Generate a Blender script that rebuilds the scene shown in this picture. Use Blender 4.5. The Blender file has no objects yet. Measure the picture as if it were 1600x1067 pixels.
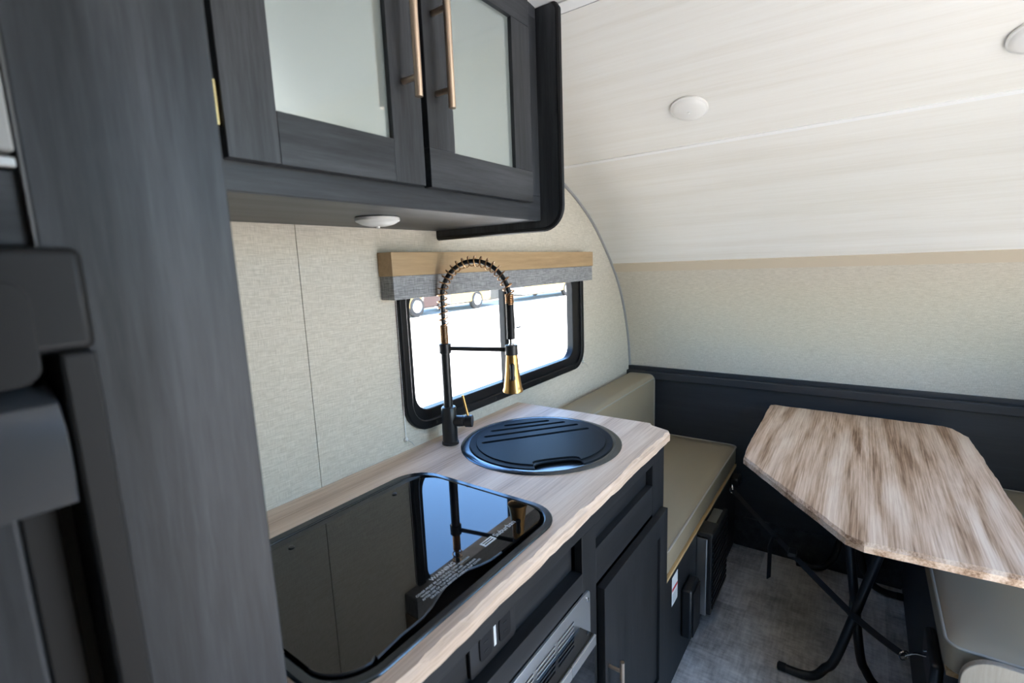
import bpy, bmesh, math, random
from mathutils import Vector, Matrix
random.seed(4)
S = bpy.context.scene
COL = S.collection
# ------------------------------------------------------------------ camera
cd = bpy.data.cameras.new('camera'); cam = bpy.data.objects.new('camera', cd); COL.objects.link(cam)
F_PX = 763.6
VX, VY, PC = (1350., 393.), (-280., 456.), (800., 533.5)      # vanishing points of the room's two floor axes
dX = Vector((VX[0]-PC[0], VX[1]-PC[1], F_PX)).normalized()
dY = Vector((VY[0]-PC[0], VY[1]-PC[1], F_PX)); dY = (dY - dX*dX.dot(dY)).normalized()
dZ = dX.cross(dY)
right = Vector((dX[0], dY[0], dZ[0])); down = Vector((dX[1], dY[1], dZ[1])); fwd = Vector((dX[2], dY[2], dZ[2]))
m = Matrix((right, -down, -fwd)).transposed().to_4x4(); m.translation = Vector((0, 0, 1.40))
cam.matrix_world = m
cd.sensor_width = 36; cd.lens = F_PX/1600*36; cd.clip_start = .02
cd.dof.use_dof = True; cd.dof.focus_distance = 1.5; cd.dof.aperture_fstop = 4.5
S.camera = cam
# ------------------------------------------------------------------ light
w = bpy.data.worlds.new('sky'); S.world = w; w.use_nodes = True
nt = w.node_tree; sky = nt.nodes.new('ShaderNodeTexSky'); sky.sky_type = 'NISHITA'
sky.sun_disc = False; sky.sun_elevation = math.radians(58); sky.sun_rotation = math.radians(103.5)
sky.air_density = 1.0; sky.dust_density = .4; sky.ozone_density = 2.0
nt.nodes['Background'].inputs[1].default_value = .36
hs = nt.nodes.new('ShaderNodeHueSaturation'); hs.inputs['Saturation'].default_value = 1.2
nt.links.new(sky.outputs[0], hs.inputs['Color']); nt.links.new(hs.outputs[0], nt.nodes['Background'].inputs[0])
sl = bpy.data.lights.new('sun_offscreen', 'SUN'); sun = bpy.data.objects.new('sun_offscreen', sl); COL.objects.link(sun)
sl.energy = 8; sl.angle = .009; sl.color = (1, .91, .77)
sun.rotation_euler = Vector((.50, -.12, .86)).to_track_quat('Z', 'Y').to_euler()
S.view_settings.view_transform = 'Standard'; S.view_settings.look = 'None'
S.view_settings.gamma = 1; S.view_settings.use_curve_mapping = False
S.view_settings.exposure = 2.24
W = .99            # inner face of the left wall (y)
WR = -.78          # inner face of the right wall
# ------------------------------------------------------------------ materials
def mat(name, col=(.5,.5,.5), rough=.5, metal=0, **kw):
    ma = bpy.data.materials.new(name); ma.use_nodes = True
    b = ma.node_tree.nodes['Principled BSDF']
    b.inputs['Base Color'].default_value = (*col, 1); b.inputs['Roughness'].default_value = rough
    b.inputs['Metallic'].default_value = metal
    for k, v in kw.items(): b.inputs[k.replace('_', ' ')].default_value = v
    return ma
def N(ma, t, **kw):
    n = ma.node_tree.nodes.new('ShaderNode'+t)
    for k, v in kw.items():
        if k in n.inputs: n.inputs[k].default_value = v
        else: setattr(n, k, v)
    return n
def L(ma, a, b): ma.node_tree.links.new(a, b)
def ramp(ma, src, stops):
    r = N(ma, 'ValToRGB'); L(ma, src, r.inputs[0]); e = r.color_ramp.elements
    while len(e) < len(stops): e.new(.5)
    for q, (p, c) in zip(e, stops): q.position = p; q.color = (*c, 1)
    return r
def stretched(ma, scale):
    tc = N(ma, 'TexCoord'); mp = N(ma, 'Mapping'); L(ma, tc.outputs['Object'], mp.inputs[0])
    mp.inputs['Scale'].default_value = scale
    return mp.outputs[0]
def bump(ma, src, strength, dist=.002):
    bp = N(ma, 'Bump', Strength=strength, Distance=dist); L(ma, src, bp.inputs['Height'])
    L(ma, bp.outputs[0], ma.node_tree.nodes['Principled BSDF'].inputs['Normal'])
def wood(name, stops, scale, rough=.45, warp=.35, fine=6, bstr=.15, spec=.5, big=1.0):
    """scale: small along the grain, large across it"""
    ma = mat(name, rough=rough); b = ma.node_tree.nodes['Principled BSDF']
    v = stretched(ma, scale)
    n0 = N(ma, 'TexNoise', Scale=.55*big, Detail=2.0); L(ma, v, n0.inputs['Vector'])
    add = N(ma, 'VectorMath', operation='MULTIPLY_ADD'); L(ma, n0.outputs['Color'], add.inputs[0])
    add.inputs[1].default_value = (warp*3,)*3; L(ma, v, add.inputs[2])
    n1 = N(ma, 'TexNoise', Scale=1.0*big, Detail=5.0, Roughness=.6); L(ma, add.outputs[0], n1.inputs['Vector'])
    n2 = N(ma, 'TexNoise', Scale=float(fine), Detail=4.0, Roughness=.7); L(ma, v, n2.inputs['Vector'])
    mx = N(ma, 'Mix', data_type='FLOAT'); mx.inputs[0].default_value = .38
    L(ma, n1.outputs[0], mx.inputs[2]); L(ma, n2.outputs[0], mx.inputs[3])
    r = ramp(ma, mx.outputs[0], stops); L(ma, r.outputs[0], b.inputs['Base Color'])
    b.inputs['Specular IOR Level'].default_value = spec
    bump(ma, n2.outputs[0], bstr, .001)
    return ma
G0, G1, G2 = (.014,.0154,.0174), (.034,.037,.042), (.062,.066,.073)
gs = [(.32, G0), (.5, G1), (.68, G2)]
M = {}
M['grey_v'] = wood('charcoal_wood_upright', gs, (26, 26, 1.6), .42, .25, spec=.28)
M['grey_h'] = wood('charcoal_wood_level', gs, (1.6, 26, 26), .42, .25, spec=.28)
ds = [(.32, (.008,.0085,.0092)), (.5, (.014,.0147,.0158)), (.7, (.024,.025,.0265))]
M['dark_v'] = wood('black_wood_upright', ds, (26, 26, 1.6), .5, .25, spec=.28)
M['dark_h'] = wood('black_wood_level', ds, (1.6, 26, 26), .5, .25, spec=.28)
M['navy'] = wood('dark_navy_wood', [(.3, (.015,.0165,.0195)), (.7, (.028,.030,.035))], (26, 1.6, 26), .5, .25)
oak = [(.28, (.27,.170,.115)), (.42, (.43,.300,.215)), (.54, (.56,.425,.325)), (.72, (.68,.545,.435))]
def oakwood(name, stops, ws=3.2, dist=7.0, rough=.5, fx=5, fy=230, mixes=(.5, .42)):
    """grain along x: distorted growth bands, fine pores and slow tone changes"""
    ma = mat(name, rough=rough); b = ma.node_tree.nodes['Principled BSDF']; b.inputs['Specular IOR Level'].default_value = .25
    v = stretched(ma, (.14, 1, 1)); wv = N(ma, 'TexWave', bands_direction='Y', Scale=ws*1.0, Distortion=dist)
    wv.inputs['Detail'].default_value = 3; wv.inputs['Detail Scale'].default_value = 1.6; wv.inputs['Detail Roughness'].default_value = .6
    L(ma, v, wv.inputs['Vector'])
    f = stretched(ma, (fx, fy, fy)); nf = N(ma, 'TexNoise', Scale=1.0, Detail=4.0, Roughness=.65); L(ma, f, nf.inputs['Vector'])
    g = stretched(ma, (1.6, 16, 16)); ng = N(ma, 'TexNoise', Scale=1.0, Detail=5.0, Roughness=.6, Distortion=.6); L(ma, g, ng.inputs['Vector'])
    m1 = N(ma, 'Mix', data_type='FLOAT'); m1.inputs[0].default_value = mixes[0]; L(ma, wv.outputs['Fac'], m1.inputs[2]); L(ma, ng.outputs[0], m1.inputs[3])
    m2 = N(ma, 'Mix', data_type='FLOAT'); m2.inputs[0].default_value = mixes[1]; L(ma, m1.outputs[0], m2.inputs[2]); L(ma, nf.outputs[0], m2.inputs[3])
    r = ramp(ma, m2.outputs[0], stops); L(ma, r.outputs[0], b.inputs['Base Color']); bump(ma, nf.outputs[0], .2, .0008)
    return ma
M['oak'] = oakwood('washed_oak', [(.30, (.42,.28,.19)), (.44, (.62,.455,.335)), (.56, (.76,.59,.455)), (.72, (.86,.71,.575))], 3.0, 6, mixes=(.75, .5))
M['oak_table'] = oakwood('brown_oak', [(.36, (.24,.13,.07)), (.44, (.50,.32,.20)), (.53, (.70,.50,.355)), (.64, (.86,.68,.52))], 4.5, 8, mixes=(.8, .42))
M['valance_oak'] = wood('honey_oak', [(.3, (.31,.195,.09)), (.7, (.54,.37,.20))], (1.5, 20, 20), .5, .3)
M['pale_wood'] = wood('pale_ash', [(.3, (.40,.35,.28)), (.7, (.58,.52,.43))], (3, 34, 34), .5, .25)
M['pale_wood_v'] = wood('pale_ash_upright', [(.3, (.26,.22,.165)), (.7, (.40,.345,.27))], (34, 34, 3), .5, .25)
M['ply'] = wood('plywood_edge', [(.3, (.40,.24,.09)), (.7, (.66,.45,.22))], (2, 60, 60), .5, .2)
M['ceil'] = wood('whitewashed_board', [(.30, (.72,.69,.62)), (.5, (.79,.77,.72)), (.7, (.83,.82,.78))], (22, .8, 22), .45, .2, 5, .04)
def linen(name, c1, c2, s=520, axes='xz'):
    ma = mat(name, rough=.85); b = ma.node_tree.nodes['Principled BSDF']
    tc = N(ma, 'TexCoord'); outs = []
    for sc in ((s*.06, s, s), (s, s*.06, s*.06)):
        mp = N(ma, 'Mapping'); L(ma, tc.outputs['Object'], mp.inputs[0])
        mp.inputs['Scale'].default_value = (sc[0], sc[0], sc[1]) if axes == 'xz' else (sc[1], sc[1], sc[0])
        n = N(ma, 'TexNoise', Scale=1.0, Detail=1.0); L(ma, mp.outputs[0], n.inputs['Vector']); outs.append(n.outputs[0])
    ad = N(ma, 'Math', operation='ADD'); L(ma, outs[0], ad.inputs[0]); L(ma, outs[1], ad.inputs[1])
    hf = N(ma, 'Math', operation='MULTIPLY'); L(ma, ad.outputs[0], hf.inputs[0]); hf.inputs[1].default_value = .5
    r = ramp(ma, hf.outputs[0], [(.35, c1), (.65, c2)]); L(ma, r.outputs[0], b.inputs['Base Color'])
    bump(ma, hf.outputs[0], .25, .001)
    return ma
M['linen'] = linen('linen_wallcover', (.52,.47,.38), (.72,.665,.565), 800)
M['grey_linen'] = linen('grey_linen', (.15,.15,.155), (.42,.42,.42), 700)
M['shade'] = linen('fabric', (.25,.23,.18), (.29,.265,.21), 900)
# floor: printed sheet vinyl, grey distressed blocks
ma = mat('vinyl_print', rough=.42); b = ma.node_tree.nodes['Principled BSDF']
tc = N(ma, 'TexCoord')
br = N(ma, 'TexBrick', Scale=1.0); br.inputs['Brick Width'].default_value = .30; br.inputs['Row Height'].default_value = .15
br.inputs['Mortar Size'].default_value = .0; br.inputs['Color1'].default_value = (.30,.30,.30,1); br.inputs['Color2'].default_value = (.62,.62,.62,1)
L(ma, tc.outputs['Object'], br.inputs['Vector'])
na = N(ma, 'TexNoise', Scale=5.5, Detail=9.0, Roughness=.75); L(ma, tc.outputs['Object'], na.inputs['Vector'])
vb = stretched(ma, (12, 90, 1)); nb = N(ma, 'TexNoise', Scale=1.0, Detail=4.0); L(ma, vb, nb.inputs['Vector'])
vc = stretched(ma, (90, 12, 1)); nc = N(ma, 'TexNoise', Scale=1.0, Detail=4.0); L(ma, vc, nc.inputs['Vector'])
def mixf(a, bb, f):
    q = N(ma, 'Mix', data_type='FLOAT'); q.inputs[0].default_value = f; L(ma, a, q.inputs[2]); L(ma, bb, q.inputs[3]); return q.outputs[0]
mm = mixf(mixf(nb.outputs[0], nc.outputs[0], .5), na.outputs[0], .62)
mm = mixf(mm, br.outputs['Color'], .22)
r = ramp(ma, mm, [(.38, (.22,.21,.19)), (.48, (.52,.50,.465)), (.57, (.80,.78,.73))]); L(ma, r.outputs[0], b.inputs['Base Color'])
M['floor'] = ma
def vinyl(name, c):
    ma = mat(name, c, .48); v = stretched(ma, (260,)*3); n = N(ma, 'TexNoise', Scale=1.0, Detail=2.0); L(ma, v, n.inputs['Vector']); bump(ma, n.outputs[0], .12, .0006)
    return ma
M['vinyl'] = vinyl('taupe_leatherette', (.31,.255,.17)); M['piping'] = vinyl('piping', (.34,.31,.25))
M['white'] = mat('white_plastic', (.78,.77,.74), .35); M['white_trim'] = mat('white_trim', (.85,.85,.84), .4)
M['tan_trim'] = mat('tan_trim', (.62,.53,.40), .6); M['grey_trim'] = mat('grey_trim', (.33,.33,.33), .5)
M['black'] = mat('black_matte', (.012,.012,.013), .38); M['blackg'] = mat('black_rubber', (.008,.008,.009), .4, Specular_IOR_Level=.25)
M['tube'] = mat('black_powdercoat', (.009,.009,.010), .3); M['web'] = mat('black_webbing', (.014,.014,.016), .8)
M['fridge'] = mat('fridge_plastic', (.006,.0063,.0068), .5, Specular_IOR_Level=.3)
M['gold'] = mat('brushed_gold', (.62,.36,.13), .28, 1); M['copper'] = mat('champagne_bronze', (.80,.60,.44), .28, 1)
M['bronze'] = mat('dark_copper', (.42,.24,.12), .3, 1); M['brass'] = mat('brass', (.70,.58,.28), .25, 1); M['steel'] = mat('brushed_steel', (.72,.77,.82), .33, 1)
M['alu'] = mat('satin_aluminium', (.55,.56,.56), .35, 1); M['chrome'] = mat('chrome', (.8,.8,.8), .08, 1)
M['handle_grey'] = mat('handle_grey', (.04,.044,.05), .3, .1)
M['glass_black'] = mat('black_glass', (.004,.004,.004), .025, 0, IOR=1.48)
M['sink'] = mat('blue_black_composite', (.014,.018,.022), .5, Specular_IOR_Level=.08); M['sink_rim'] = mat('sink_rim_metal', (.10,.12,.14), .2, .85)
M['rim'] = mat('cooktop_rim', (.05,.06,.07), .15, .8)
M['frost'] = mat('frosted_glass', (.40,.45,.43), .03, .55)
M['frost'].node_tree.nodes['Principled BSDF'].inputs['Coat Weight'].default_value = .6
M['pane'] = bpy.data.materials.new('window_glass'); M['pane'].use_nodes = True
t = M['pane'].node_tree; t.nodes.clear()
o = t.nodes.new('ShaderNodeOutputMaterial'); mx = t.nodes.new('ShaderNodeMixShader'); mx.inputs[0].default_value = .05
tr = t.nodes.new('ShaderNodeBsdfTransparent'); gl = t.nodes.new('ShaderNodeBsdfGlossy'); gl.inputs['Roughness'].default_value = .02
tr.inputs[0].default_value = (.94,.95,.95,1)
t.links.new(tr.outputs[0], mx.inputs[1]); t.links.new(gl.outputs[0], mx.inputs[2]); t.links.new(mx.outputs[0], o.inputs[0])
M['ink'] = mat('white_print', (.62,.62,.62), .5); M['paper'] = mat('white_label', (.7,.7,.68), .6); M['red'] = mat('red_print', (.5,.03,.03), .6)
M['concrete'] = mat('pale_concrete', (.62,.60,.57), .9)
cc = M['concrete']; v = stretched(cc, (.6,)*3); n = N(cc, 'TexNoise', Scale=1.0, Detail=6.0); L(cc, v, n.inputs['Vector'])
r = ramp(cc, n.outputs[0], [(.3, (.60,.565,.51)), (.7, (.70,.66,.60))]); L(cc, r.outputs[0], cc.node_tree.nodes['Principled BSDF'].inputs['Base Color'])
M['yellow'] = mat('ochre_paint', (.62,.36,.07), .35); M['maroon'] = mat('maroon_paint', (.035,.006,.006), .3)
M['cream'] = mat('cream_paint', (.70,.66,.56), .4); M['tyre'] = mat('tyre', (.015,.015,.016), .8); M['outer'] = mat('siding', (.7,.7,.7), .5)
# ------------------------------------------------------------------ mesh helpers
def finish(name, bm, m_, parent=None, smooth=False, bevel=0, segs=2):
    bmesh.ops.recalc_face_normals(bm, faces=bm.faces)
    me = bpy.data.meshes.new(name); bm.to_mesh(me); bm.free()
    me.materials.append(M[m_] if isinstance(m_, str) else m_)
    ob = bpy.data.objects.new(name, me); COL.objects.link(ob)
    if smooth:
        me.polygons.foreach_set('use_smooth', [True]*len(me.polygons))
        me.set_sharp_from_angle(angle=math.radians(40))
    if bevel:
        md = ob.modifiers.new('bevel', 'BEVEL'); md.width = bevel; md.segments = segs; md.limit_method = 'ANGLE'
        md.harden_normals = False
    if parent is not None:
        ob.parent = parent; ob.matrix_parent_inverse = Matrix.Translation(-world_loc(parent))
    return ob
def world_loc(o):
    v = Vector(o.location)
    return v if o.type == 'EMPTY' else Vector((0, 0, 0))
def thing(name, label, cat, loc, group=None):
    o = bpy.data.objects.new(name, None); COL.objects.link(o); o.location = loc; o.empty_display_size = .05
    o['label'] = label; o['category'] = cat
    if group: o['group'] = group
    return o
def tag(o, label, cat, group=None):
    o['label'] = label; o['category'] = cat
    if group: o['group'] = group
    return o
def struct(o): o['kind'] = 'structure'; return o
def addbox(bm, x0, x1, y0, y1, z0, z1):
    vs = [bm.verts.new((x, y, z)) for x in (x0, x1) for y in (y0, y1) for z in (z0, z1)]
    for f in ((0,1,3,2), (4,6,7,5), (0,4,5,1), (2,3,7,6), (0,2,6,4), (1,5,7,3)): bm.faces.new([vs[i] for i in f])
def box(name, x, y, z, m_, parent=None, bevel=0, segs=2):
    bm = bmesh.new(); addbox(bm, *x, *y, *z)
    return finish(name, bm, m_, parent, bevel > .004, bevel, segs)
def rrect(u0, u1, v0, v1, r, n=6):
    pts = []
    for cu, cv, a0 in ((u1-r, v0+r, -90), (u1-r, v1-r, 0), (u0+r, v1-r, 90), (u0+r, v0+r, 180)):
        for i in range(n+1):
            a = math.radians(a0+90*i/n); pts.append((cu+r*math.cos(a), cv+r*math.sin(a)))
    return pts
MAP = {'z': lambda u, v, h: (u, v, h), 'y': lambda u, v, h: (u, h, v), 'x': lambda u, v, h: (h, u, v)}
def prism(name, loops, h0, h1, m_, parent=None, axis='z', bevel=0, smooth=False):
    """flat outline (first loop) with holes (further loops), given thickness along an axis"""
    if isinstance(loops[0][0], (int, float)): loops = [loops]
    bm = bmesh.new(); es = []
    for lp in loops:
        vs = [bm.verts.new(MAP[axis](u, v, h0)) for u, v in lp]
        es += [bm.edges.new((vs[i], vs[(i+1) % len(vs)])) for i in range(len(vs))]
    if len(loops) == 1: bm.faces.new(vs)
    else: bmesh.ops.triangle_fill(bm, edges=es, use_beauty=True, use_dissolve=True)
    d = Vector(MAP[axis](0, 0, h1-h0))
    g = bmesh.ops.extrude_face_region(bm, geom=list(bm.faces))
    bmesh.ops.translate(bm, verts=[e for e in g['geom'] if isinstance(e, bmesh.types.BMVert)], vec=d)
    return finish(name, bm, m_, parent, smooth, bevel)
def addtube(bm, pts, r, seg=10, flat=None):
    pts = [Vector(p) for p in pts]; rings = []; up = None
    for i, p in enumerate(pts):
        t = (pts[min(i+1, len(pts)-1)]-pts[max(i-1, 0)]).normalized()
        if up is None:
            up = t.orthogonal().normalized() if flat is None else (Vector(flat)-t*t.dot(Vector(flat))).normalized()
        else: up = (up-t*t.dot(up)).normalized()
        s = t.cross(up); rr = r[i] if isinstance(r, (list, tuple)) and flat is None else r
        ring = []
        for k in range(seg):
            a = 2*math.pi*k/seg + (math.pi/4 if flat is not None else 0)
            if flat is None: q = p+(up*math.cos(a)+s*math.sin(a))*rr
            else: q = p+up*(rr[0]*(1 if math.cos(a) > 0 else -1))+s*(rr[1]*(1 if math.sin(a) > 0 else -1))
            ring.append(bm.verts.new(q))
        rings.append(ring)
    for a, b_ in zip(rings, rings[1:]):
        for k in range(seg): bm.faces.new((a[k], a[(k+1) % seg], b_[(k+1) % seg], b_[k]))
    bm.faces.new(rings[0][::-1]); bm.faces.new(rings[-1])
def tube(name, pts, r, m_, parent=None, seg=12):
    bm = bmesh.new(); addtube(bm, pts, r, seg); return finish(name, bm, m_, parent, True)
def ribbon(name, pts, half_t, half_w, up, m_, parent=None):
    bm = bmesh.new(); addtube(bm, pts, (half_t, half_w), 4, flat=up); return finish(name, bm, m_, parent)
def smoothpath(pts, n=8):
    P = [Vector(p) for p in pts]; P = [P[0]*2-P[1]]+P+[P[-1]*2-P[-2]]; out = []
    for i in range(1, len(P)-2):
        for k in range(n):
            t = k/n; a, b_, c, d = P[i-1:i+3]
            out.append(.5*((2*b_)+(c-a)*t+(2*a-5*b_+4*c-d)*t*t+(3*b_-a-3*c+d)*t**3))
    out.append(P[-2]); return out
def lathe(name, prof, base, axis, m_, parent=None, seg=28):
    q = Vector((0, 0, 1)).rotation_difference(Vector(axis).normalized()); bm = bmesh.new(); rings = []
    for r, h in prof:
        rings.append([bm.verts.new(Vector(base)+q @ Vector((max(r, 1e-5)*math.cos(2*math.pi*k/seg), max(r, 1e-5)*math.sin(2*math.pi*k/seg), h))) for k in range(seg)])
    for a, b_ in zip(rings, rings[1:]):
        for k in range(seg): bm.faces.new((a[k], a[(k+1) % seg], b_[(k+1) % seg], b_[k]))
    bm.faces.new(rings[0][::-1]); bm.faces.new(rings[-1])
    return finish(name, bm, m_, parent, True)
def text(name, body, size, loc, m_, parent, rot=(0, 0, 0)):
    c = bpy.data.curves.new(name, 'FONT'); c.body = body; c.size = size; c.extrude = .0001; c.space_line = 1.05
    o = bpy.data.objects.new(name, c); COL.objects.link(o)
    dg = bpy.context.evaluated_depsgraph_get(); me = bpy.data.meshes.new_from_object(o.evaluated_get(dg)); bpy.data.objects.remove(o)
    me.transform(Matrix.Translation(loc) @ Matrix.Rotation(rot[2], 4, 'Z') @ Matrix.Rotation(rot[0], 4, 'X')); me.materials.clear(); me.materials.append(M[m_])
    ob = bpy.data.objects.new(name, me); COL.objects.link(ob)
    ob.parent = parent; ob.matrix_parent_inverse = Matrix.Translation(-world_loc(parent)); return ob
# ------------------------------------------------------------------ the shell
PROF = [(-1.6,1.99),(.0,1.99),(.6,1.988),(.95,1.980),(1.10,1.960),(1.30,1.906),(1.50,1.832),(1.68,1.755),(1.768,1.712),(1.902,1.648),(2.052,1.55),
        (2.222,1.389),(2.337,1.233),(2.419,1.026),(2.453,.83)]
CUR = [(p.x, p.z) for p in smoothpath([(x, 0, z) for x, z in PROF], 6)]
def zc(x):
    for a, b_ in zip(CUR, CUR[1:]):
        if a[0] <= x <= b_[0]: return a[1]+(b_[1]-a[1])*(x-a[0])/(b_[0]-a[0]+1e-9)
    return CUR[-1][1]
def shell(name, x0, x1, m_, th=.03):
    seg = [(x0, zc(x0))]+[p for p in CUR if x0+.004 < p[0] < x1-.004]+[(x1, zc(x1))]; bm = bmesh.new(); rows = []
    for i, p in enumerate(seg):
        a, c = seg[max(i-1, 0)], seg[min(i+1, len(seg)-1)]; tx, tz = c[0]-a[0], c[1]-a[1]; l = math.hypot(tx, tz); nx, nz = -tz/l, tx/l
        rows.append([bm.verts.new((p[0]+o_*nx, y, p[1]+o_*nz)) for o_ in (0, th) for y in (WR-.03, W+.03)])
    for a, b_ in zip(rows, rows[1:]):
        for i, j in ((0, 1), (1, 3), (3, 2), (2, 0)): bm.faces.new((a[i], a[j], b_[j], b_[i]))
    bm.faces.new((rows[0][0], rows[0][1], rows[0][3], rows[0][2])); bm.faces.new((rows[-1][0], rows[-1][2], rows[-1][3], rows[-1][1]))
    return struct(finish(name, bm, m_, None, True))
c0 = shell('ceiling', -1.6, 1.075, 'white_trim')
c1 = shell('ceiling', 1.079, 1.678, 'ceil'); c2 = shell('ceiling', 1.682, 2.222, 'ceil')
wf = shell('wall_front', 2.222, 2.453, 'linen')
# lower front wall: dark panelling with a cap rail
lower = struct(box('wall_front', (2.437, 2.47), (WR-.03, W+.03), (-.02, .85), 'navy'))
struct(box('trim_1', (2.405, 2.456), (WR+.001, W-.002), (.795, .832), 'navy', bevel=.004))
struct(box('baseboard_front', (2.425, 2.437), (-.21, .44), (0, .15), 'grey_h'))
def strip(name, xa, xb, off, m_):
    """moulding following the ceiling curve between two x positions"""
    bm = bmesh.new(); n = 4; rows = []
    for i in range(n+1):
        x = xa+(xb-xa)*i/n; z = zc(x); s = .01; tz = zc(x+s)-zc(x-s); l = math.hypot(2*s, tz); nx, nz = tz/l, -2*s/l
        rows.append([bm.verts.new((x+o_*nx, y, z+o_*nz)) for o_ in (-.004, off) for y in (WR, W)])
    for a, b_ in zip(rows, rows[1:]):
        for i, j in ((0, 1), (1, 3), (3, 2), (2, 0)): bm.faces.new((a[i], a[j], b_[j], b_[i]))
    bm.faces.new((rows[0][0], rows[0][1], rows[0][3], rows[0][2])); bm.faces.new((rows[-1][0], rows[-1][2], rows[-1][3], rows[-1][1]))
    return struct(finish(name, bm, m_))
strip('trim_2', 1.674, 1.686, .003, 'white_trim')
strip('trim_3', 1.040, 1.072, .004, 'white_trim')
strip('trim_4', 2.222, 2.256, .004, 'tan_trim')
strip('trim_5', 1.0755, 1.0785, -.001, 'grey_trim')
# left wall (window opening) with a panel joint, arched towards the nose
def arched(x0, x1):
    return [(x0, -.02), (x1, -.02)]+[(x, z+.01) for x, z in reversed(CUR) if x0 < x < x1]+[(x0, zc(x0)+.01)]
nose = [(-.6+.001, -.02), (2.45, -.02)]
WIN = (.885, 1.875, .975, 1.375)
SEAM = .603
lw = struct(prism('wall_left', [[(SEAM+.0008, -.02), (2.46, -.02), (2.46, .83)]+[(x+.006, z+.006) for x, z in reversed(CUR) if SEAM < x]+[(SEAM+.0008, zc(SEAM)+.01)],
                  rrect(*WIN, .07)], W, W+.03, 'linen', axis='y'))
lp = prism('wall_panel', [(-1.6, -.02), (SEAM-.0008, -.02), (SEAM-.0008, zc(SEAM)+.01), (-1.6, 2.0)], W, W+.03, 'linen', lw, 'y')
# grey bead where the nose meets the side wall
arc = [(x-.002, W-.004, z-.002) for x, z in CUR if x > 1.0]
struct(tube('trim_6', arc, .006, 'grey_trim', seg=8))
# right wall: entry doorway and a window, both out of view
struct(prism('wall_right', [[(-1.6, -.02), (2.46, -.02), (2.46, .83)]+[(x+.006, z+.006) for x, z in reversed(CUR) if x > -1.5]+[(-1.6, 2.0)],
             rrect(1.10, 2.10, .97, 1.37, .07), rrect(.58, 1.28, .03, 1.87, .06)], WR-.03, WR, 'linen', axis='y'))
w3 = struct(bpy.data.objects.new('window_2', None)); COL.objects.link(w3); w3.location = (1.6, WR, .97)
w3['label'] = 'black framed window in the wall behind the navy bench'
prism('window_frame', [rrect(1.075, 2.125, .945, 1.395, .085), rrect(1.125, 2.075, .995, 1.345, .06)], WR-.02, WR+.012, 'blackg', w3, 'y', .003)
box('pane', (1.11, 2.09), (WR-.014, WR-.011), (.98, 1.36), 'pane', w3); box('mullion', (1.585, 1.62), (WR-.018, WR+.004), (.98, 1.36), 'blackg', w3)
d_ = struct(bpy.data.objects.new('door_1', None)); COL.objects.link(d_); d_.location = (.93, WR, 0)
d_['label'] = 'open entry doorway with an aluminium casing'
prism('door_frame', [rrect(.545, 1.315, .0, 1.905, .08), rrect(.582, 1.278, .032, 1.868, .06)], WR-.032, WR+.008, 'alu', d_, 'y', .002)
struct(box('wall_back', (-1.63, -1.6), (WR-.03, W+.03), (-.02, 2.02), 'linen'))
struct(box('floor', (-1.6, 2.46), (WR, W), (-.05, 0), 'floor'))
# ------------------------------------------------------------------ window in the left wall
win = thing('window_1', 'wide black framed slider window with rounded corners above the countertop', 'window', (1.38, W, .95)); win['kind'] = 'structure'
del win['category']
def ring(name, o, i, h0, h1, m_, parent, bevel=.004):
    return prism(name, [rrect(*o, min(.085, .085)), rrect(*i, .06)], h0, h1, m_, parent, 'y', bevel, True)
ring('window_frame', (.862, 1.900, .950, 1.400), (.888, 1.874, .976, 1.374), W-.016, W+.004, 'blackg', win)
prism('inner_frame', [rrect(.880, 1.882, .968, 1.382, .072), rrect(.905, 1.812, 1.006, 1.345, .05)], W-.008, W+.022, 'blackg', win, 'y', .003, True)
box('mullion', (1.335, 1.372), (W-.004, W+.02), (1.0, 1.35), 'blackg', win, .003)
lt = box('latch', (1.378, 1.388), (W-.010, W-.004), (1.18, 1.225), 'black', win, .003); box('latch_tab', (1.386, 1.41), (W-.018, W-.014), (1.182, 1.186), 'black', lt)
box('pane', (.90, 1.34), (W+.010, W+.013), (1.0, 1.35), 'pane', win); box('pane', (1.36, 1.82), (W+.004, W+.007), (1.0, 1.35), 'pane', win)
for k in range(7): lathe('screw', [(.004, 0), (.004, .002), (.001, .003)], (.97+.14*k, W-.016, .963), (0, -1, 0), 'black', win, 10)
# valance
va = thing('window_valance', 'honey oak valance board over grey linen band above the window', 'valance', (1.36, .96, 1.325))
box('board', (.815, 1.917), (.937, W-.001), (1.384, 1.443), 'valance_oak', va, .0015)
box('fabric_band', (.818, 1.914), (.940, W-.001), (1.325, 1.384), 'grey_linen', va, .0015)
for x, z0, lab in ((.862, .942, 'thin shade cord beside the cooktop end of the window'), (1.908, .965, 'thin shade cord beside the bench end of the window')):
    c = thing('shade_cord', lab, 'cord', (x, W-.004, z0), 'shade cords beside the window')
    tube('cord', [(x, W-.004, 1.33), (x, W-.004, z0)], .0009, 'white_trim', c, 6)
    lathe('anchor', [(.0, 0), (.006, .001), (.006, .004), (.003, .008)], (x, W-.0005, z0), (0, -1, 0), 'white', c, 12)
    tube('cord_tail', smoothpath([(x, W-.006, z0), (x+.012, W-.012, z0-.01), (x+.02, W-.014, z0-.022)], 4), .0009, 'alu', c, 6)
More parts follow.
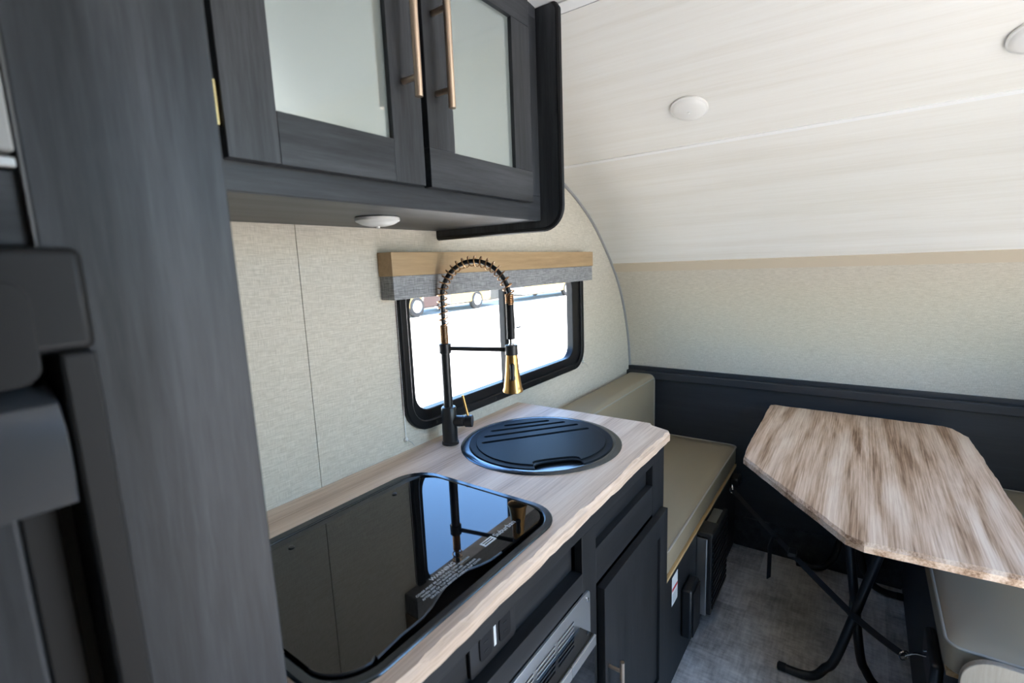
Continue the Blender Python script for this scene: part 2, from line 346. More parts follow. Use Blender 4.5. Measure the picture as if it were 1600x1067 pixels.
# ------------------------------------------------------------------ upper cabinet
FY = .640; DY = .620
uc = thing('upper_cabinet', 'charcoal wood wall cabinet with two glazed doors above the counter', 'cabinet', (.62, W, 1.505))
box('carcass', (.216, 1.030), (FY+.016, W-.001), (1.507, 1.976), 'grey_h', uc)
box('bottom_panel', (.216, 1.030), (FY+.002, W-.001), (1.503, 1.507), 'grey_h', uc)
box('face_rail', (.216, 1.030), (FY, FY+.016), (1.504, 1.56), 'grey_h', uc, .001)
box('face_rail', (.216, 1.030), (FY, FY+.016), (1.95, 1.977), 'grey_h', uc, .001)
for a, b_ in ((.216, .31), (.62, .66), (.955, 1.030)): box('face_stile', (a, b_), (FY, FY+.016), (1.56, 1.95), 'grey_v', uc, .001)
ep = [(W-.001, 1.485), (W-.001, 1.975), (.598, 1.972), (.587, 1.958)]+[(.587+.05-.05*math.cos(math.radians(a)), 1.485+.05-.05*math.sin(math.radians(a))) for a in range(0, 91, 10)]
e = prism('end_panel', ep, 1.0305, 1.0445, 'grey_v', uc, 'x')
band = [(.598, 1.972), (.587, 1.958)]+ep[4:]
tube('edge_band', [(1.0375, y-.001, z) for y, z in band]+[(1.0375, W-.002, 1.4845)], .0077, 'blackg', e, 8)
def cab_door(x0, x1, stiles_full, hx):
    z0, z1 = 1.540, 1.972; s = .066; y0, y1 = DY, DY+.019
    if stiles_full: d = box('door', (x0, x0+s), (y0, y1), (z0, z1), 'grey_v', uc, .001)
    else: d = box('door', (x0, x0+s), (y0, y1), (z0+s, z1-s), 'grey_v', uc, .001)
    box('stile', (x1-s, x1), (y0, y1), (z0, z1) if stiles_full else (z0+s, z1-s), 'grey_v', d, .001)
    for a in (z0, z1-s): box('rail', (x0+s, x1-s) if stiles_full else (x0, x1), (y0, y1), (a, a+s), 'grey_h', d, .001)
    box('glass', (x0+s-.004, x1-s+.004), (y0+.009, y0+.013), (z0+s-.004, z1-s+.004), 'frost', d)
    tube('handle', [(hx, DY-.034, 1.668), (hx, DY-.034, 1.858)], .0062, 'copper', d, 16)
    for z in (1.698, 1.826): tube('handle_post', [(hx, DY+.001, z), (hx, DY-.034, z)], .0048, 'copper', d, 12)
    return d
d1 = cab_door(.303, .629, True, .591); d2 = cab_door(.643, .969, False, .668)
hg = tube('hinge', [(.297, FY-.012, 1.575), (.297, FY-.012, 1.625)], .0058, 'brass', uc, 10)
box('hinge_leaf', (.272, .297), (FY-.003, FY-.001), (1.575, 1.625), 'brass', hg)
# lights
def puck(label, loc, axis, r, group=None):
    t_ = thing('puck_light', label, 'light', loc, group)
    lathe('base_ring', [(r*.93, 0), (r, .002), (r, .007), (r*.95, .009)], loc, axis, 'white', t_, 36)
    lathe('lens', [(r*.94, .007), (r*.90, .010), (r*.72, .014), (r*.42, .017), (.001, .018)], loc, axis, 'white', t_, 36)
    a = Vector(axis).normalized(); lathe('switch_nub', [(.004, 0), (.004, .004), (.002, .005)], Vector(loc)+a*.0165, axis, 'white', t_, 10)
puck('round white puck light under the glazed wall cabinet', (.655, .785, 1.503), (0, 0, -1), .043)
def cn(x): 
    s = .02; return (-(zc(x-s)-zc(x+s))/(2*s), 0, -1)
for y, lab in ((.432, 'round white puck light on the sloped ceiling nearer the wall cabinet'), (-.268, 'round white puck light on the sloped ceiling over the right bench side')):
    puck(lab, (1.515, y, zc(1.515)+.001), cn(1.515), .052, 'ceiling puck lights')
# ------------------------------------------------------------------ counter
def jag(a, b_, n, amp, seed):
    r_ = random.Random(seed); out = []; v = 0
    for i in range(n+1):
        t_ = i/n; v = .72*v+r_.uniform(-1, 1)*amp*.6
        out.append((a[0]+(b_[0]-a[0])*t_, a[1]+(b_[1]-a[1])*t_, v))
    return out
def live_slab(name, poly, z0, z1, m_, parent, live, amp=.004, hole=None, chamfer=.006, n_per_m=60):
    """slab whose listed edges are chipped: an irregular bevel between the top and the side"""
    top, side = [], []; c = Vector((sum(p[0] for p in poly)/len(poly), sum(p[1] for p in poly)/len(poly)))
    for i, p in enumerate(poly):
        q = poly[(i+1) % len(poly)]; d = Vector((q[0]-p[0], q[1]-p[1])); n_ = Vector((d.y, -d.x)).normalized()
        if n_.dot(Vector(p)-c) < 0: n_ = -n_
        if i in live:
            k = max(2, int(d.length*n_per_m)); J = jag(p, q, k, amp, i+3); J2 = jag(p, q, k, amp*.5, i+33)
            for (x, y, v), (_, _, v2) in list(zip(J, J2))[:-1]:
                top.append((x-n_.x*(chamfer+v), y-n_.y*(chamfer+v))); side.append((x+n_.x*v2, y+n_.y*v2))
        else: top.append(p); side.append(p)
    bm = bmesh.new(); zt = z1; zm = z1-.008
    A = [bm.verts.new((x, y, zt)) for x, y in top]; B = [bm.verts.new((x, y, zm)) for x, y in side]; C_ = [bm.verts.new((x, y, z0)) for x, y in side]
    n = len(A)
    for U, V in ((A, B), (B, C_)):
        for i in range(n): bm.faces.new((U[i], U[(i+1) % n], V[(i+1) % n], V[i]))
    for R_, z in ((A, zt), (C_, z0)):
        if hole:
            es = [bm.edges.get((R_[i], R_[(i+1) % n])) for i in range(n)]
            for h in hole:
                hv = [bm.verts.new((x, y, z)) for x, y in h]; es += [bm.edges.new((hv[i], hv[(i+1) % len(hv)])) for i in range(len(hv))]
            bmesh.ops.triangle_fill(bm, edges=es, use_beauty=True)
        else: bm.faces.new(R_ if z == zt else R_[::-1])
    return finish(name, bm, m_, parent)
SC, SR = (1.100, .705), .222
circ = lambda r, n=48, c=SC: [(c[0]+r*math.cos(2*math.pi*k/n), c[1]+r*math.sin(2*math.pi*k/n)) for k in range(n)]
CK = (.262, .790, .450, .872)
ct = live_slab('countertop', [(.214, .424), (1.350, .424), (1.366, .432), (1.398, .500), (1.398, W-.001), (.214, W-.001)], .884, .910, 'oak', None, {0, 1, 2}, .0045,
               [circ(SR-.02), rrect(CK[0]+.015, CK[1]-.015, CK[2]+.015, CK[3]-.015, .06)])
tag(ct, 'washed oak countertop with a chipped live edge running along the window wall', 'countertop')
# sink
sk = thing('sink', 'round black sink with a slotted cover set into the countertop', 'sink', (*SC, .91))
lathe('rim', [(SR-.03, -.004), (SR-.03, .001), (SR-.018, .005), (SR-.004, .0035), (SR, .0005), (SR-.01, -.001)], (*SC, .910), (0, 0, 1), 'sink_rim', sk, 64)
lathe('bowl', [(.02, -.15), (.14, -.145), (.175, -.12), (SR-.025, -.004), (SR-.028, -.004), (.165, -.115), (.13, -.14), (.02, -.145)], (*SC, .910), (0, 0, 1), 'sink', sk, 48)
# cover: disc with four slots and a finger notch on its aisle side
a_n = math.atan2(.553-SC[1], .955-SC[0])        # direction of the notch
def notched(r, rn, depth):
    out = []; n = 96; half = .062/r
    for k in range(n):
        a = a_n+half+(2*math.pi-2*half)*k/(n-1); out.append((SC[0]+r*math.cos(a), SC[1]+r*math.sin(a)))
    ux, uy = math.cos(a_n), math.sin(a_n)
    for k in range(1, 12):
        t_ = math.pi*k/12; s_ = -math.cos(t_)*.062; dd = math.sin(t_)**.7*depth
        rr = math.sqrt(max(r*r-s_*s_, 0))-dd; out.append((SC[0]+ux*rr-uy*s_, SC[1]+uy*rr+ux*s_))
    return out
# slots run parallel, from the post side to the far side
SL = [((.992, .828), (1.239, .632)), ((1.037, .848), (1.255, .676)), ((1.085, .861), (1.264, .722)), ((1.148, .868), (1.261, .779))]
def slot(a, b_, hw):
    d = Vector((b_[0]-a[0], b_[1]-a[1])).normalized(); ang = math.atan2(d.y, d.x); out = []
    for c, s0 in ((b_, -90), (a, 90)):
        for i in range(7):
            t_ = ang+math.radians(s0+30*i); out.append((c[0]+hw*math.cos(t_), c[1]+hw*math.sin(t_)))
    return out
def onto(p, r):                      # keep slots inside the cover
    v_ = Vector((p[0]-SC[0], p[1]-SC[1])); l = v_.length
    return p if l <= r else (SC[0]+v_.x*r/l, SC[1]+v_.y*r/l)
SL = [(onto(a, .158), onto(b_, .158)) for a, b_ in SL]
cv = prism('cover', [notched(SR-.024, .06, .044)]+[slot(a, b_, .0064) for a, b_ in SL], .9125, .9165, 'sink', sk, bevel=.001)
prism('cover_panel', [notched(SR-.043, .06, .036)]+[slot(a, b_, .0064) for a, b_ in SL], .9165, .9195, 'sink', cv, bevel=.0012)
for a, b_ in SL: 
    lathe('slot_rivet', [(.003, 0), (.003, .002), (.001, .003)], (b_[0], b_[1], .9122), (0, 0, 1), 'copper', cv, 8)
# cooktop
ck = thing('cooktop', 'black glass lidded cooktop set into the countertop', 'cooktop', (.526, .661, .91))
prism('rim', [rrect(CK[0], CK[1], CK[2], CK[3], .075, 10), rrect(CK[0]+.016, CK[1]-.016, CK[2]+.016, CK[3]-.022, .062, 10)], .908, .9145, 'rim', ck, bevel=.003, smooth=True)
prism('pan', rrect(CK[0]+.014, CK[1]-.014, CK[2]+.014, CK[3]-.014, .06, 8), .8835, .8865, 'black', ck)
prism('pan_wall', [rrect(CK[0]+.0150, CK[1]-.0150, CK[2]+.0150, CK[3]-.0150, .06, 8), rrect(CK[0]+.0172, CK[1]-.0172, CK[2]+.0172, CK[3]-.0172, .058, 8)], .8865, .9085, 'black', ck)
lid = rrect(CK[0]+.020, CK[1]-.020, .474, .826, .058, 10)
# front edge of the lid dips inwards for the finger hold
fr = [p for p in lid if not (p[1] < .4745 and .34 < p[0] < .73)]
front = [(.300+.0, .474)]
dip = [(.34, .475), (.38, .474), (.424, .466+.008), (.447, .479), (.468, .487), (.49, .4935), (.515, .496), (.54, .492), (.562, .482), (.582, .476), (.61, .474)]
i0 = max(range(len(fr)), key=lambda i: (fr[i][0] < .4 and fr[i][1] < .5, i))
lidp = fr+[(x, y+.004) for x, y in dip]
cx, cy = .526, .66
lidp.sort(key=lambda p: math.atan2((p[1]-cy)/.18, (p[0]-cx)/.25))
gl_ = prism('glass_lid', lidp, .9105, .9155, 'glass_black', ck)
tube('lid_edge', [(x, y, .9135) for x, y in lidp if y < .56 and x < .70], .0022, 'black', gl_, 6)
box('hinge_bar', (.285, .765), (.829, .846), (.9095, .9135), 'black', ck, .001)
for x in (.42, .66): lathe('lid_screw', [(.005, 0), (.005, .002), (.002, .003)], (x, .806, .9155), (0, 0, 1), 'black', gl_, 12)
text('brand_lettering', 'Suburban', .0165, (.641, .5115, .9157), 'ink', gl_)
lg = box('brand_badge', (.606, .638), (.509, .523), (.9155, .9157), 'ink', gl_); box('badge_stripe', (.610, .634), (.5125, .515), (.9157, .9158), 'glass_black', lg); box('badge_stripe', (.610, .634), (.5175, .520), (.9157, .9158), 'glass_black', lg)
text('warning_lettering', 'WARNING', .0115, (.487, .5215, .9157), 'ink', gl_)
for k, s_ in enumerate(('COVER MUST BE IN THE FULL OPEN POSITION', 'WHEN ANY TOP BURNER IS IN USE.', 'AFTER USE OF TOP BURNERS, ALLOW BURNER', 'GRATE COOL BEFORE CLOSING TOP COVER')):
    text('warning_lettering', s_, .0058, (.447+.004*(k % 2)+.006*(k == 3), .5135-.0068*k, .9157), 'ink', gl_)
# faucet
FB = Vector((.9655, .920, .910)); FN = Vector((.238, -.971, 0)).normalized()
fa = thing('faucet', 'matte black spring neck faucet with gold spray head on the countertop', 'faucet', FB)
lathe('base', [(.024, 0), (.024, .006), (.0215, .008), (.021, .070), (.021, .104), (.019, .107), (.0135, .108)], FB, (0, 0, 1), 'black', fa)
tube('post', [FB+Vector((0, 0, .10)), FB+Vector((0, 0, .275))], .0125, 'black', fa, 20)
lathe('collar', [(.0125, 0), (.0165, .001), (.0165, .027), (.0125, .028)], FB+Vector((0, 0, .258)), (0, 0, 1), 'black', fa)
lv = FB+Vector((0, 0, .066)); LD = Vector((.45, -.89, 0)).normalized()
vb_ = tube('valve', [lv, lv+LD*.040, lv+LD*.041, lv+LD*.046, lv+LD*.047, lv+LD*.066], [.0155, .0155, .0145, .0145, .017, .017], 'black', fa, 20)
tube('lever', [lv+LD*.055+Vector((0, 0, .012)), lv+LD*.042+Vector((0, 0, .074))], .0036, 'gold', vb_, 10)
AR = .098; zb = 1.316
def arcpt(t_):     # neck centre line: up, over, down
    up = zb-1.19; la = math.pi*AR; dn = zb-1.215; s_ = t_*(up+la+dn)
    if s_ < up: return FB.xy.to_3d()+Vector((0, 0, 1.19+s_))
    if s_ < up+la:
        a = (s_-up)/AR; return FB.xy.to_3d()+FN*(AR-AR*math.cos(a))+Vector((0, 0, zb+AR*math.sin(a)))
    return FB.xy.to_3d()+FN*(2*AR)+Vector((0, 0, zb-(s_-up-la)))
TL = (zb-1.19)+math.pi*AR+(zb-1.215)
tube('hose', [arcpt(i/60) for i in range(61)], .0062, 'black', fa, 12)
def coil(name, s0, s1, turns, r, wire):
    pts = []; n = int(turns*12)
    for i in range(n+1):
        t_ = (s0+(s1-s0)*i/n)/TL; p = arcpt(t_); tg = (arcpt(min(t_+.002, 1))-arcpt(max(t_-.002, 0))).normalized()
        sd = Vector((FN.y, -FN.x, 0)); u = tg.cross(sd); a = 2*math.pi*turns*i/n
        pts.append(p+(sd*math.cos(a)+u*math.sin(a))*r)
    return tube(name, pts, wire, 'bronze', fa, 6)
coil('spring_end', .000, .056, 15, .0098, .0019)
coil('spring', .056, .126+math.pi*AR-.012, 22, .0134, .0018)
coil('spring_end', .126+math.pi*AR-.012, .126+math.pi*AR+.014, 6, .0098, .0019)
hp = FB.xy.to_3d()+FN*(2*AR)
tube('drop_tube', [hp+Vector((0, 0, 1.308)), hp+Vector((0, 0, 1.212))], .0105, 'blackg', fa, 16)
lathe('swivel', [(.008, 0), (.0055, .004), (.0055, .014), (.008, .018)], hp+Vector((0, 0, 1.197)), (0, 0, 1), 'chrome', fa, 16)
lathe('clip', [(.012, 0), (.0165, .001), (.0165, .026), (.012, .027)], hp+Vector((0, 0, 1.170)), (0, 0, 1), 'black', fa)
tube('arm', [FB+FN*.012+Vector((0, 0, .272)), hp-FN*.012+Vector((0, 0, 1.184))], .0058, 'black', fa, 12)
sh = lathe('spray_head', [(.014, 1.172), (.0155, 1.165), (.0175, 1.135), (.021, 1.105), (.024, 1.083), (.0265, 1.078), (.0265, 1.073), (.0235, 1.071), (.001, 1.071)], hp, (0, 0, 1), 'gold', fa)
bd = Vector((-.80, -.6, 0)).normalized()
tube('spray_button', smoothpath([hp+bd*.0155+Vector((0, 0, 1.150)), hp+bd*.0195+Vector((0, 0, 1.138)), hp+bd*.0200+Vector((0, 0, 1.120)), hp+bd*.021+Vector((0, 0, 1.106))], 4), [.003]+[.0065]*5+[.0055]*3+[.0068]*3+[.003], 'black', sh, 12)
# base cabinet
bc = thing('base_cabinet', 'black wood base cabinet below the oak countertop', 'cabinet', (.80, .70, 0))
box('carcass', (.216, 1.366), (.475, W-.001), (0, .60), 'dark_v', bc)
box('end_panel', (1.352, 1.366), (.446, W-.001), (0, .883), 'dark_v', bc)
box('back_panel', (.216, .840), (.470, .474), (.60, .883), 'dark_h', bc); box('back_panel', (.905, 1.265), (.463, .467), (.69, .883), 'dark_h', bc)
box('face_rail', (.216, 1.352), (.444, .462), (.835, .883), 'dark_h', bc, .001)
box('face_rail', (.216, .840), (.444, .470), (.708, .752), 'dark_h', bc, .001); box('face_rail', (.905, 1.265), (.444, .463), (.69, .775), 'dark_h', bc, .001)
box('face_stile', (.840, .905), (.444, .462), (0, .835), 'dark_v', bc, .001); box('face_stile', (1.265, 1.352), (.444, .462), (0, .835), 'dark_v', bc, .001)
x0, x1, z0, z1, s_ = .906, 1.338, .10, .683, .062
dr = prism('door', [[(x0, z0), (x1, z0), (x1, z1), (x0, z1)], [(x0+s_, z0+s_), (x1-s_, z0+s_), (x1-s_, z1-s_), (x0+s_, z1-s_)]], .424, .4435, 'dark_v', bc, 'y', .001)
box('door_panel', (x0+s_-.002, x1-s_+.002), (.432, .438), (z0+s_-.002, z1-s_+.002), 'dark_v', dr)
tube('pull_bar', [(.925, .392, .335), (.925, .392, .503)], .0055, 'copper', dr, 14)
for z in (.36, .478): tube('pull_post', [(.925, .425, z), (.925, .392, z)], .0042, 'copper', dr, 10)
# outlet in the open bay
ol = thing('outlet', 'black double power outlet in the open bay under the countertop', 'outlet', (.56, .47, .79))
prism('plate', rrect(.500, .622, .756, .832, .006), .463, .4695, 'black', ol, 'y', .001)
for x in (.522, .574):
    f_ = prism('socket', rrect(x, x+.032, .772, .816, .008), .4605, .463, 'blackg', ol, 'y', .0008)
    for dz in (.008, -.008): box('socket_slot', (x+.010, x+.020), (.4598, .4606), (.794+dz-.001, .794+dz+.001), 'black', f_)
box('sticker', (.560, .566), (.4622, .4631), (.776, .812), 'paper', ol)
# oven / microwave with vented steel trim
ov = thing('built_in_oven', 'built-in oven with vented steel trim and black door below the outlet', 'oven', (.56, .44, .40))
slots = []
for gx in (.724, .648, .572, .496, .420):
    for z in (.6745, .6645, .6545): slots.append([(gx, z), (gx+.064, z), (gx+.064, z+.005), (gx, z+.005)])
pl = prism('trim_plate', [rrect(.30, .862, .30, .706, .010)]+slots, .438, .4432, 'steel', ov, 'y', .0006)
lathe('screw', [(.005, 0), (.005, .002), (.002, .003)], (.848, .438, .690), (0, -1, 0), 'chrome', pl, 12)
dv = box('oven_door', (.31, .812), (.404, .4375), (.31, .650), 'glass_black', ov, .002)
for a, b_ in ((.31, .7105), (.7125, .812)): box('door_trim', (a, b_), (.400, .4042), (.626, .649), 'alu', dv, .001)
# ------------------------------------------------------------------ left bench
def cushion(name, x, y, z, label, rad=.022, parent=None):
    c = thing(name, label, 'cushion', ((x[0]+x[1])/2, (y[0]+y[1])/2, z[0]))
    bm = bmesh.new(); n = 14; m_ = 8
    P = rrect(x[0], x[1], y[0], y[1], .03, 5)
    rings = []
    for zz, ins in ((z[0], .006), (z[0]+.008, 0), (z[1]-.006, 0), (z[1], .006)):
        cxm, cym = (x[0]+x[1])/2, (y[0]+y[1])/2
        rings.append([bm.verts.new((px+(ins if px < cxm else -ins), py+(ins if py < cym else -ins), zz)) for px, py in P])
    for a, b_ in zip(rings, rings[1:]):
        for k in range(len(P)): bm.faces.new((a[k], a[(k+1) % len(P)], b_[(k+1) % len(P)], b_[k]))
    bm.faces.new(rings[0][::-1])
    # slightly crowned top
    last = rings[-1]; cxm, cym = (x[0]+x[1])/2, (y[0]+y[1])/2
    for t_, h in ((.9, .004), (.7, .008), (.4, .010)):
        nr = [bm.verts.new((cxm+(v.co.x-cxm)*t_ if 0 else cxm+(px-cxm)*t_, cym+(py-cym)*t_, z[1]+h)) for (px, py), v in zip(P, rings[-1])]
        for k in range(len(P)): bm.faces.new((last[k], last[(k+1) % len(P)], nr[(k+1) % len(P)], nr[k]))
        last = nr
    bm.faces.new(last); finish('cover', bm, 'vinyl', c, True)
    tube('piping', [(px, py, z[1]-.002) for px, py in P+P[:1]], .0036, 'piping', c, 8)
    return c
cushion('seat_cushion', (1.372, 2.425), (.440, .985), (.424, .508), 'taupe leatherette seat cushion on the bench beside the base cabinet')
bl = thing('bench', 'black storage bench with plywood edge beside the base cabinet', 'bench', (1.9, .70, 0))
box('front_panel', (1.369, 2.436), (.442, .458), (0, .398), 'dark_v', bl); box('seat_board', (1.369, 2.436), (.442, W-.002), (.398, .409), 'ply', bl)
box('edge_strip', (1.369, 2.40), (.436, W-.002), (.411, .4225), 'ply', bl, .001); box('end_panel', (1.369, 1.385), (.458, W-.002), (0, .398), 'dark_v', bl)
bk = thing('back_cushion', 'taupe leatherette backrest cushion leaning on the window wall', 'cushion', (1.93, .91, .52))
prism('cover', rrect(.832, .984, .522, .822, .03, 5), 1.46, 2.395, 'vinyl', bk, 'x', .012, True)
tube('piping', [(x, .836, .803) for x in (1.465, 2.39)], .0035, 'piping', bk, 8)
for xx in (1.463, 2.392): tube('piping', [(xx, y, z) for y, z in rrect(.834, .982, .524, .820, .03, 5)], .0035, 'piping', bk, 8)
# power box, switch box, label on the bench front
pb = thing('power_converter', 'grey and black grilled converter box mounted on the bench front', 'converter', (1.86, .42, .08))
box('housing', (1.735, 1.990), (.404, .4415), (.075, .385), 'alu', pb, .003)
gb = box('grille_frame', (1.738, 1.995), (.388, .404), (.080, .392), 'black', pb, .004)
for k in range(12): box('grille_bar', (1.752, 1.982), (.384, .3885), (.10+.023*k, .111+.023*k), 'blackg', gb)
box('top_latch', (1.735, 1.83), (.385, .4415), (.388, .409), 'black', pb, .006)
jb = thing('junction_box', 'small black box on the bench front beside the white sticker', 'box', (1.60, .42, .1))
box('body', (1.545, 1.645), (.405, .4415), (.105, .290), 'black', jb, .008); box('lid', (1.552, 1.638), (.400, .405), (.115, .280), 'blackg', jb, .002)
st = thing('sticker', 'white warning sticker with red band on the bench front', 'sticker', (1.475, .4415, .31))
box('paper', (1.446, 1.505), (.4411, .4418), (.285, .385), 'paper', st); box('red_band', (1.448, 1.503), (.4407, .4412), (.335, .345), 'red', st)
for k in range(5): box('print_line', (1.452, 1.495), (.4407, .4412), (.292+.007*k, .2945+.007*k), 'grey_trim', st)
# ------------------------------------------------------------------ right bench
br_ = thing('bench', 'dark navy storage bench facing the plywood edged bench across the table', 'bench', (1.9, -.5, 0))
box('front_panel', (1.40, 2.436), (-.226, -.212), (0, .425), 'navy', br_); box('seat_board', (1.375, 2.436), (WR+.002, -.212), (.425, .438), 'ply', br_)
box('end_panel', (1.40, 1.414), (WR+.002, -.226), (0, .425), 'navy', br_)
cushion('seat_cushion', (1.362, 2.425), (WR+.004, -.206), (.440, .512), 'grey taupe seat cushion on the navy bench behind the table')
an = thing('strap_anchor', 'black bracket with brass hook under the navy bench cushion', 'bracket', (1.44, -.2, .36))
box('bracket', (1.40, 1.56), (-.2115, -.188), (.335, .422), 'black', an, .01, 3)
tube('hook', smoothpath([(1.41, -.205, .345), (1.385, -.21, .34), (1.37, -.222, .35), (1.38, -.235, .365)], 4), .004, 'brass', an, 8)
# pale end board of the right bench
prism('end_board', [(WR+.003, 0), (WR+.003, .519), (-.288, .519)]+[(-.288+.060*math.sin(math.radians(a)), .459+.060*math.cos(math.radians(a))) for a in range(10, 91, 10)]+[(-.228, 0)], 1.330, 1.346, 'pale_wood_v', br_, 'x', .002)
# ------------------------------------------------------------------ table
tb = thing('dinette_table', 'oak topped folding table with black tube legs between the two benches', 'table', (1.85, -.03, 0))
tp = [(2.372, .270), (2.384, .290), (2.380, .302)]
poly = [(1.700, .288), (1.316, -.004), (1.300, -.040), (1.318, -.330), (1.345, -.368), (2.262, -.342), (2.350, -.308), (2.372, -.280), (2.392, .285), (2.376, .304), (1.795, .296)]
top = live_slab('tabletop', poly, .716, .740, 'oak_table', tb, set(range(11)), .0035, n_per_m=50, chamfer=.005)
box('mount_plate', (1.60, 2.35), (-.22, .16), (.706, .716), 'tube', tb)
def leg(x, ytop, yb, yf):
    s_ = 1 if yf > yb else -1; dy = (yb-ytop)/.69
    pts = smoothpath([(x, ytop, .708), (x, ytop+dy*.30, .408), (x, ytop+dy*.58, .128), (x, yb+s_*.006, .066), (x, yb+s_*.030, .030), (x, yb+s_*.066, .0155), (x, yf, .0145)], 7)
    l = tube('leg', pts, .0135, 'tube', tb, 14)
    lathe('foot_cap', [(.0144, 0), (.0144, .022), (.008, .026)], (x, yf-s_*.016, .0146), (0, s_, 0), 'blackg', l, 14)
leg(1.705, -.135, .020, .150); leg(1.765, .012, -.078, -.215)
leg(2.385, -.06, .035, .160); leg(2.345, .03, -.085, -.205)
lathe('pivot', [(.008, 0), (.008, .075)], (1.698, -.034, .292), (1, 0, 0), 'chrome', tb, 12)
# strap
sp = thing('strap', 'black webbing strap with chrome clips tied around the table legs', 'strap', (1.70, -.03, .02))
A_, X_, B_ = Vector((2.27, .425, .350)), Vector((1.688, -.034, .300)), Vector((1.53, -.150, .330))
def sag(a, b_, n=10, s_=.008): return [a.lerp(b_, i/n)-Vector((0, 0, s_*math.sin(math.pi*i/n))) for i in range(n+1)]
ribbon('webbing', sag(A_, X_), .0014, .012, (0, 0, 1), 'web', sp); ribbon('webbing', sag(X_, B_, 6, .004), .0014, .013, (0, 0, 1), 'web', sp)
bkp = A_.lerp(X_, .60); bu = box('buckle', (bkp.x-.020, bkp.x+.020), (bkp.y-.014, bkp.y+.014), (bkp.z-.012, bkp.z+.008), 'black', sp, .004)
tl = A_.lerp(X_, .47); ribbon('strap_tail', [tl, tl+Vector((-.015, .012, .004)), tl+Vector((-.025, .02, -.03)), tl+Vector((-.022, .02, -.17))], .0014, .0115, (1, 0, .2), 'web', sp)
def clip_(p, q):
    d = (q-p); tube('clip_hook', smoothpath([p, p+d*.45+Vector((0, 0, .006)), p+d*.8, q, q+Vector((0, 0, .012)), p+d*.75+Vector((0, 0, .014))], 5), .0028, 'chrome', sp, 8)
    n_ = d.normalized(); sd = n_.cross(Vector((0, 0, 1))).normalized(); pts = [p+(sd*math.cos(t_*.3927)+Vector((0, 0, 1))*math.sin(t_*.3927))*.013 for t_ in range(17)]
    tube('clip_ring', pts, .0024, 'chrome', sp, 8)
clip_(B_, Vector((1.475, -.196, .392))); clip_(A_, Vector((2.31, .438, .375)))
la_ = thing('strap_anchor', 'black latch block on the plywood edged bench at the front wall', 'bracket', (2.33, .43, .37))
box('block', (2.285, 2.36), (.405, .4415), (.352, .398), 'black', la_, .006)
box('strike', (2.30, 2.345), (.4025, .4055), (.362, .388), 'blackg', la_, .001)
# ------------------------------------------------------------------ tall cabinet and refrigerator
tc_ = thing('tall_cabinet', 'full height charcoal wood cabinet around the refrigerator', 'cabinet', (-.2, .70, 0))
box('carcass', (-.62, .2115), (.462, W-.001), (0, 1.985), 'grey_v', tc_)
box('face_stile', (.0865, .2105), (.440, .462), (0, 1.986), 'grey_v', tc_, .0015)
box('edge_band', (.0850, .0866), (.4395, .462), (0, 1.986), mat('edge_banding', (.09, .09, .09), .5), tc_)
box('face_stile', (-.62, -.50), (.440, .462), (0, 1.986), 'grey_v', tc_, .0015)
dd = box('upper_door', (-.50, .083), (.436, .460), (1.482, 1.97), mat('pale_grey_laminate', (.30, .30, .29), .4), tc_, .0015)
box('door_lip', (-.50, .0815), (.430, .4375), (1.4715, 1.4775), 'alu', dd, .001)
box('lower_rail', (-.50, .0845), (.446, .462), (1.425, 1.4715), 'grey_h', tc_, .001)
rf = thing('refrigerator', 'black framed refrigerator with grey pull handle in the tall cabinet', 'refrigerator', (-.2, .43, .35))
box('body', (-.49, .083), (.4465, .4615), (.35, 1.424), 'fridge', rf)
box('top_cap', (-.50, .0985), (.398, .4465), (1.357, 1.4215), 'fridge', rf, .006, 3)
prism('cap_inset', rrect(-.44, .070, 1.34, 1.402, .012), .3965, .3985, 'fridge', rf, 'y', .001)
prism('side_frame', [(.398, .35), (.398, 1.357), (.446, 1.357), (.446, .35)], .078, .0975, 'fridge', rf, 'x', .003)
prism('side_frame', [(.398, .35), (.398, 1.357), (.446, 1.357), (.446, .35)], -.498, -.47, 'fridge', rf, 'x', .003)
box('recess', (-.47, .078), (.436, .4464), (.36, 1.357), 'fridge', rf)
dp = box('door_panel', (-.46, .050), (.418, .436), (.37, 1.262), 'grey_v', rf, .003)
box('door_gasket', (.0505, .070), (.424, .436), (.37, 1.34), 'fridge', rf, .002)
hd = [(.436, 1.338), (.418, 1.336), (.402, 1.326), (.394, 1.308), (.393, 1.285), (.397, 1.262), (.403, 1.262), (.401, 1.285), (.402, 1.304), (.409, 1.318), (.421, 1.327), (.436, 1.329)]
prism('handle', hd, -.40, .0755, 'handle_grey', rf, 'x', .001, True)
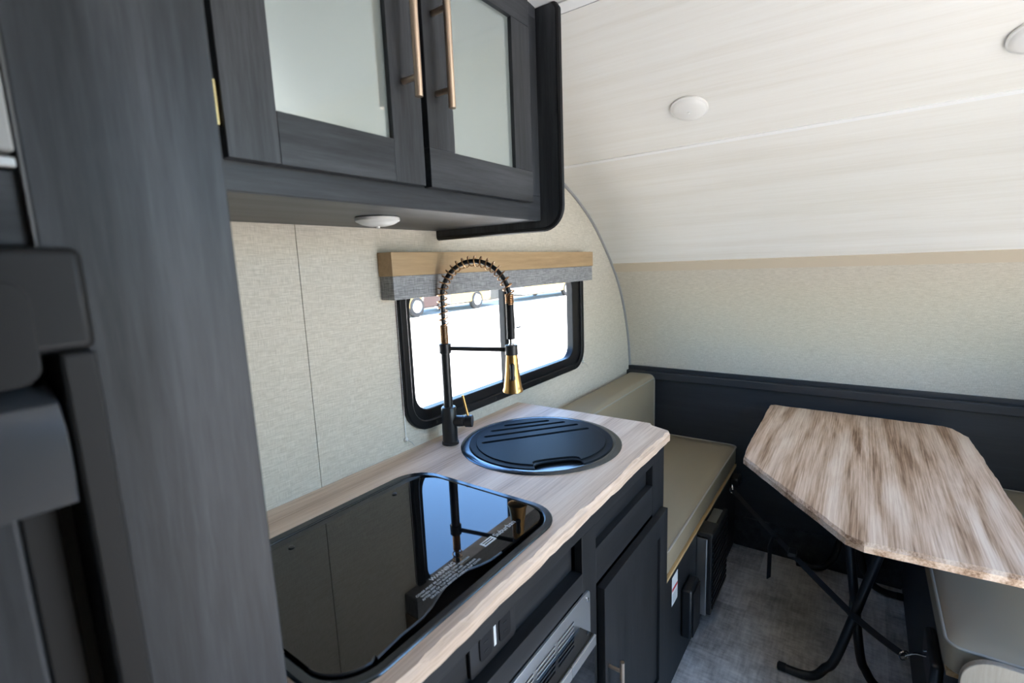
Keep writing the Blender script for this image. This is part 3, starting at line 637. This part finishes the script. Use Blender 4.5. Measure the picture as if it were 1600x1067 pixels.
# ------------------------------------------------------------------ outdoors
GZ = -.50
gr = struct(box('ground', (-60, 90), (-60, 90), (GZ-.2, GZ), 'concrete')); gr.name = 'ground'
def vehicle(label, x0, x1, y, body, front, wheels, cat='motorhome', skirt='cream'):
    v_ = thing('motorhome', label, cat, ((x0+x1)/2, y+1.2, GZ))
    prism('body', [(x0, GZ+.36), (x1-1.2, GZ+.36), (x1-1.0, GZ+1.35), (x1-.75, GZ+2.2), (x1-1.1, GZ+3.1), (x0, GZ+3.1)], y, y+2.3, skirt, v_, 'y', .06)
    box('stripe', (x0+.02, x1-1.25), (y-.02, y), (GZ+.38, GZ+1.25), body, v_)
    prism('nose', [(x1-1.25, GZ+.32), (x1, GZ+.35), (x1+.02, GZ+.95), (x1-.25, GZ+1.3), (x1-1.2, GZ+1.42)], y+.1, y+2.2, front, v_, 'y', .05)
    box('bumper', (x1-.25, x1+.10), (y+.05, y+2.25), (GZ+.30, GZ+.55), 'black', v_, .04)
    box('chassis', (x0+.2, x1-.3), (y+.25, y+2.05), (GZ+.28, GZ+.58), 'black', v_)
    box('side_window', (x0+1.2, x0+2.4), (y-.015, y), (GZ+1.7, GZ+2.4), 'glass_black', v_); box('windscreen', (x1-1.9, x1-1.15), (y-.015, y), (GZ+1.6, GZ+2.3), 'glass_black', v_)
    for wx in wheels:
        for wy in (y-.04, y+2.12):
            t_ = lathe('wheel', [(.24, 0), (.38, .01), (.42, .05), (.42, .19), (.38, .22), (.24, .22)], (wx, wy, GZ+.42), (0, 1, 0), 'tyre', v_, 32)
            lathe('hubcap', [(.245, .0), (.235, -.012), (.20, .02), (.10, .01), (.06, -.02), (.001, -.025)], (wx, wy-.001, GZ+.42), (0, 1, 0), 'chrome', t_, 24)
vehicle('parked motorhome with maroon nose and ochre stripe seen through the window', 7.0, 15.1, 14.3, 'yellow', 'maroon', (9.2, 13.55))
vehicle('parked motorhome with black nose and ochre stripe seen through the window', 15.5, 19.5, 14.3, 'yellow', 'black', (17.3,))
vehicle('parked motorhome with ochre side farthest along the lot', 21.0, 31.0, 14.2, 'yellow', 'yellow', (25.5, 29.0))
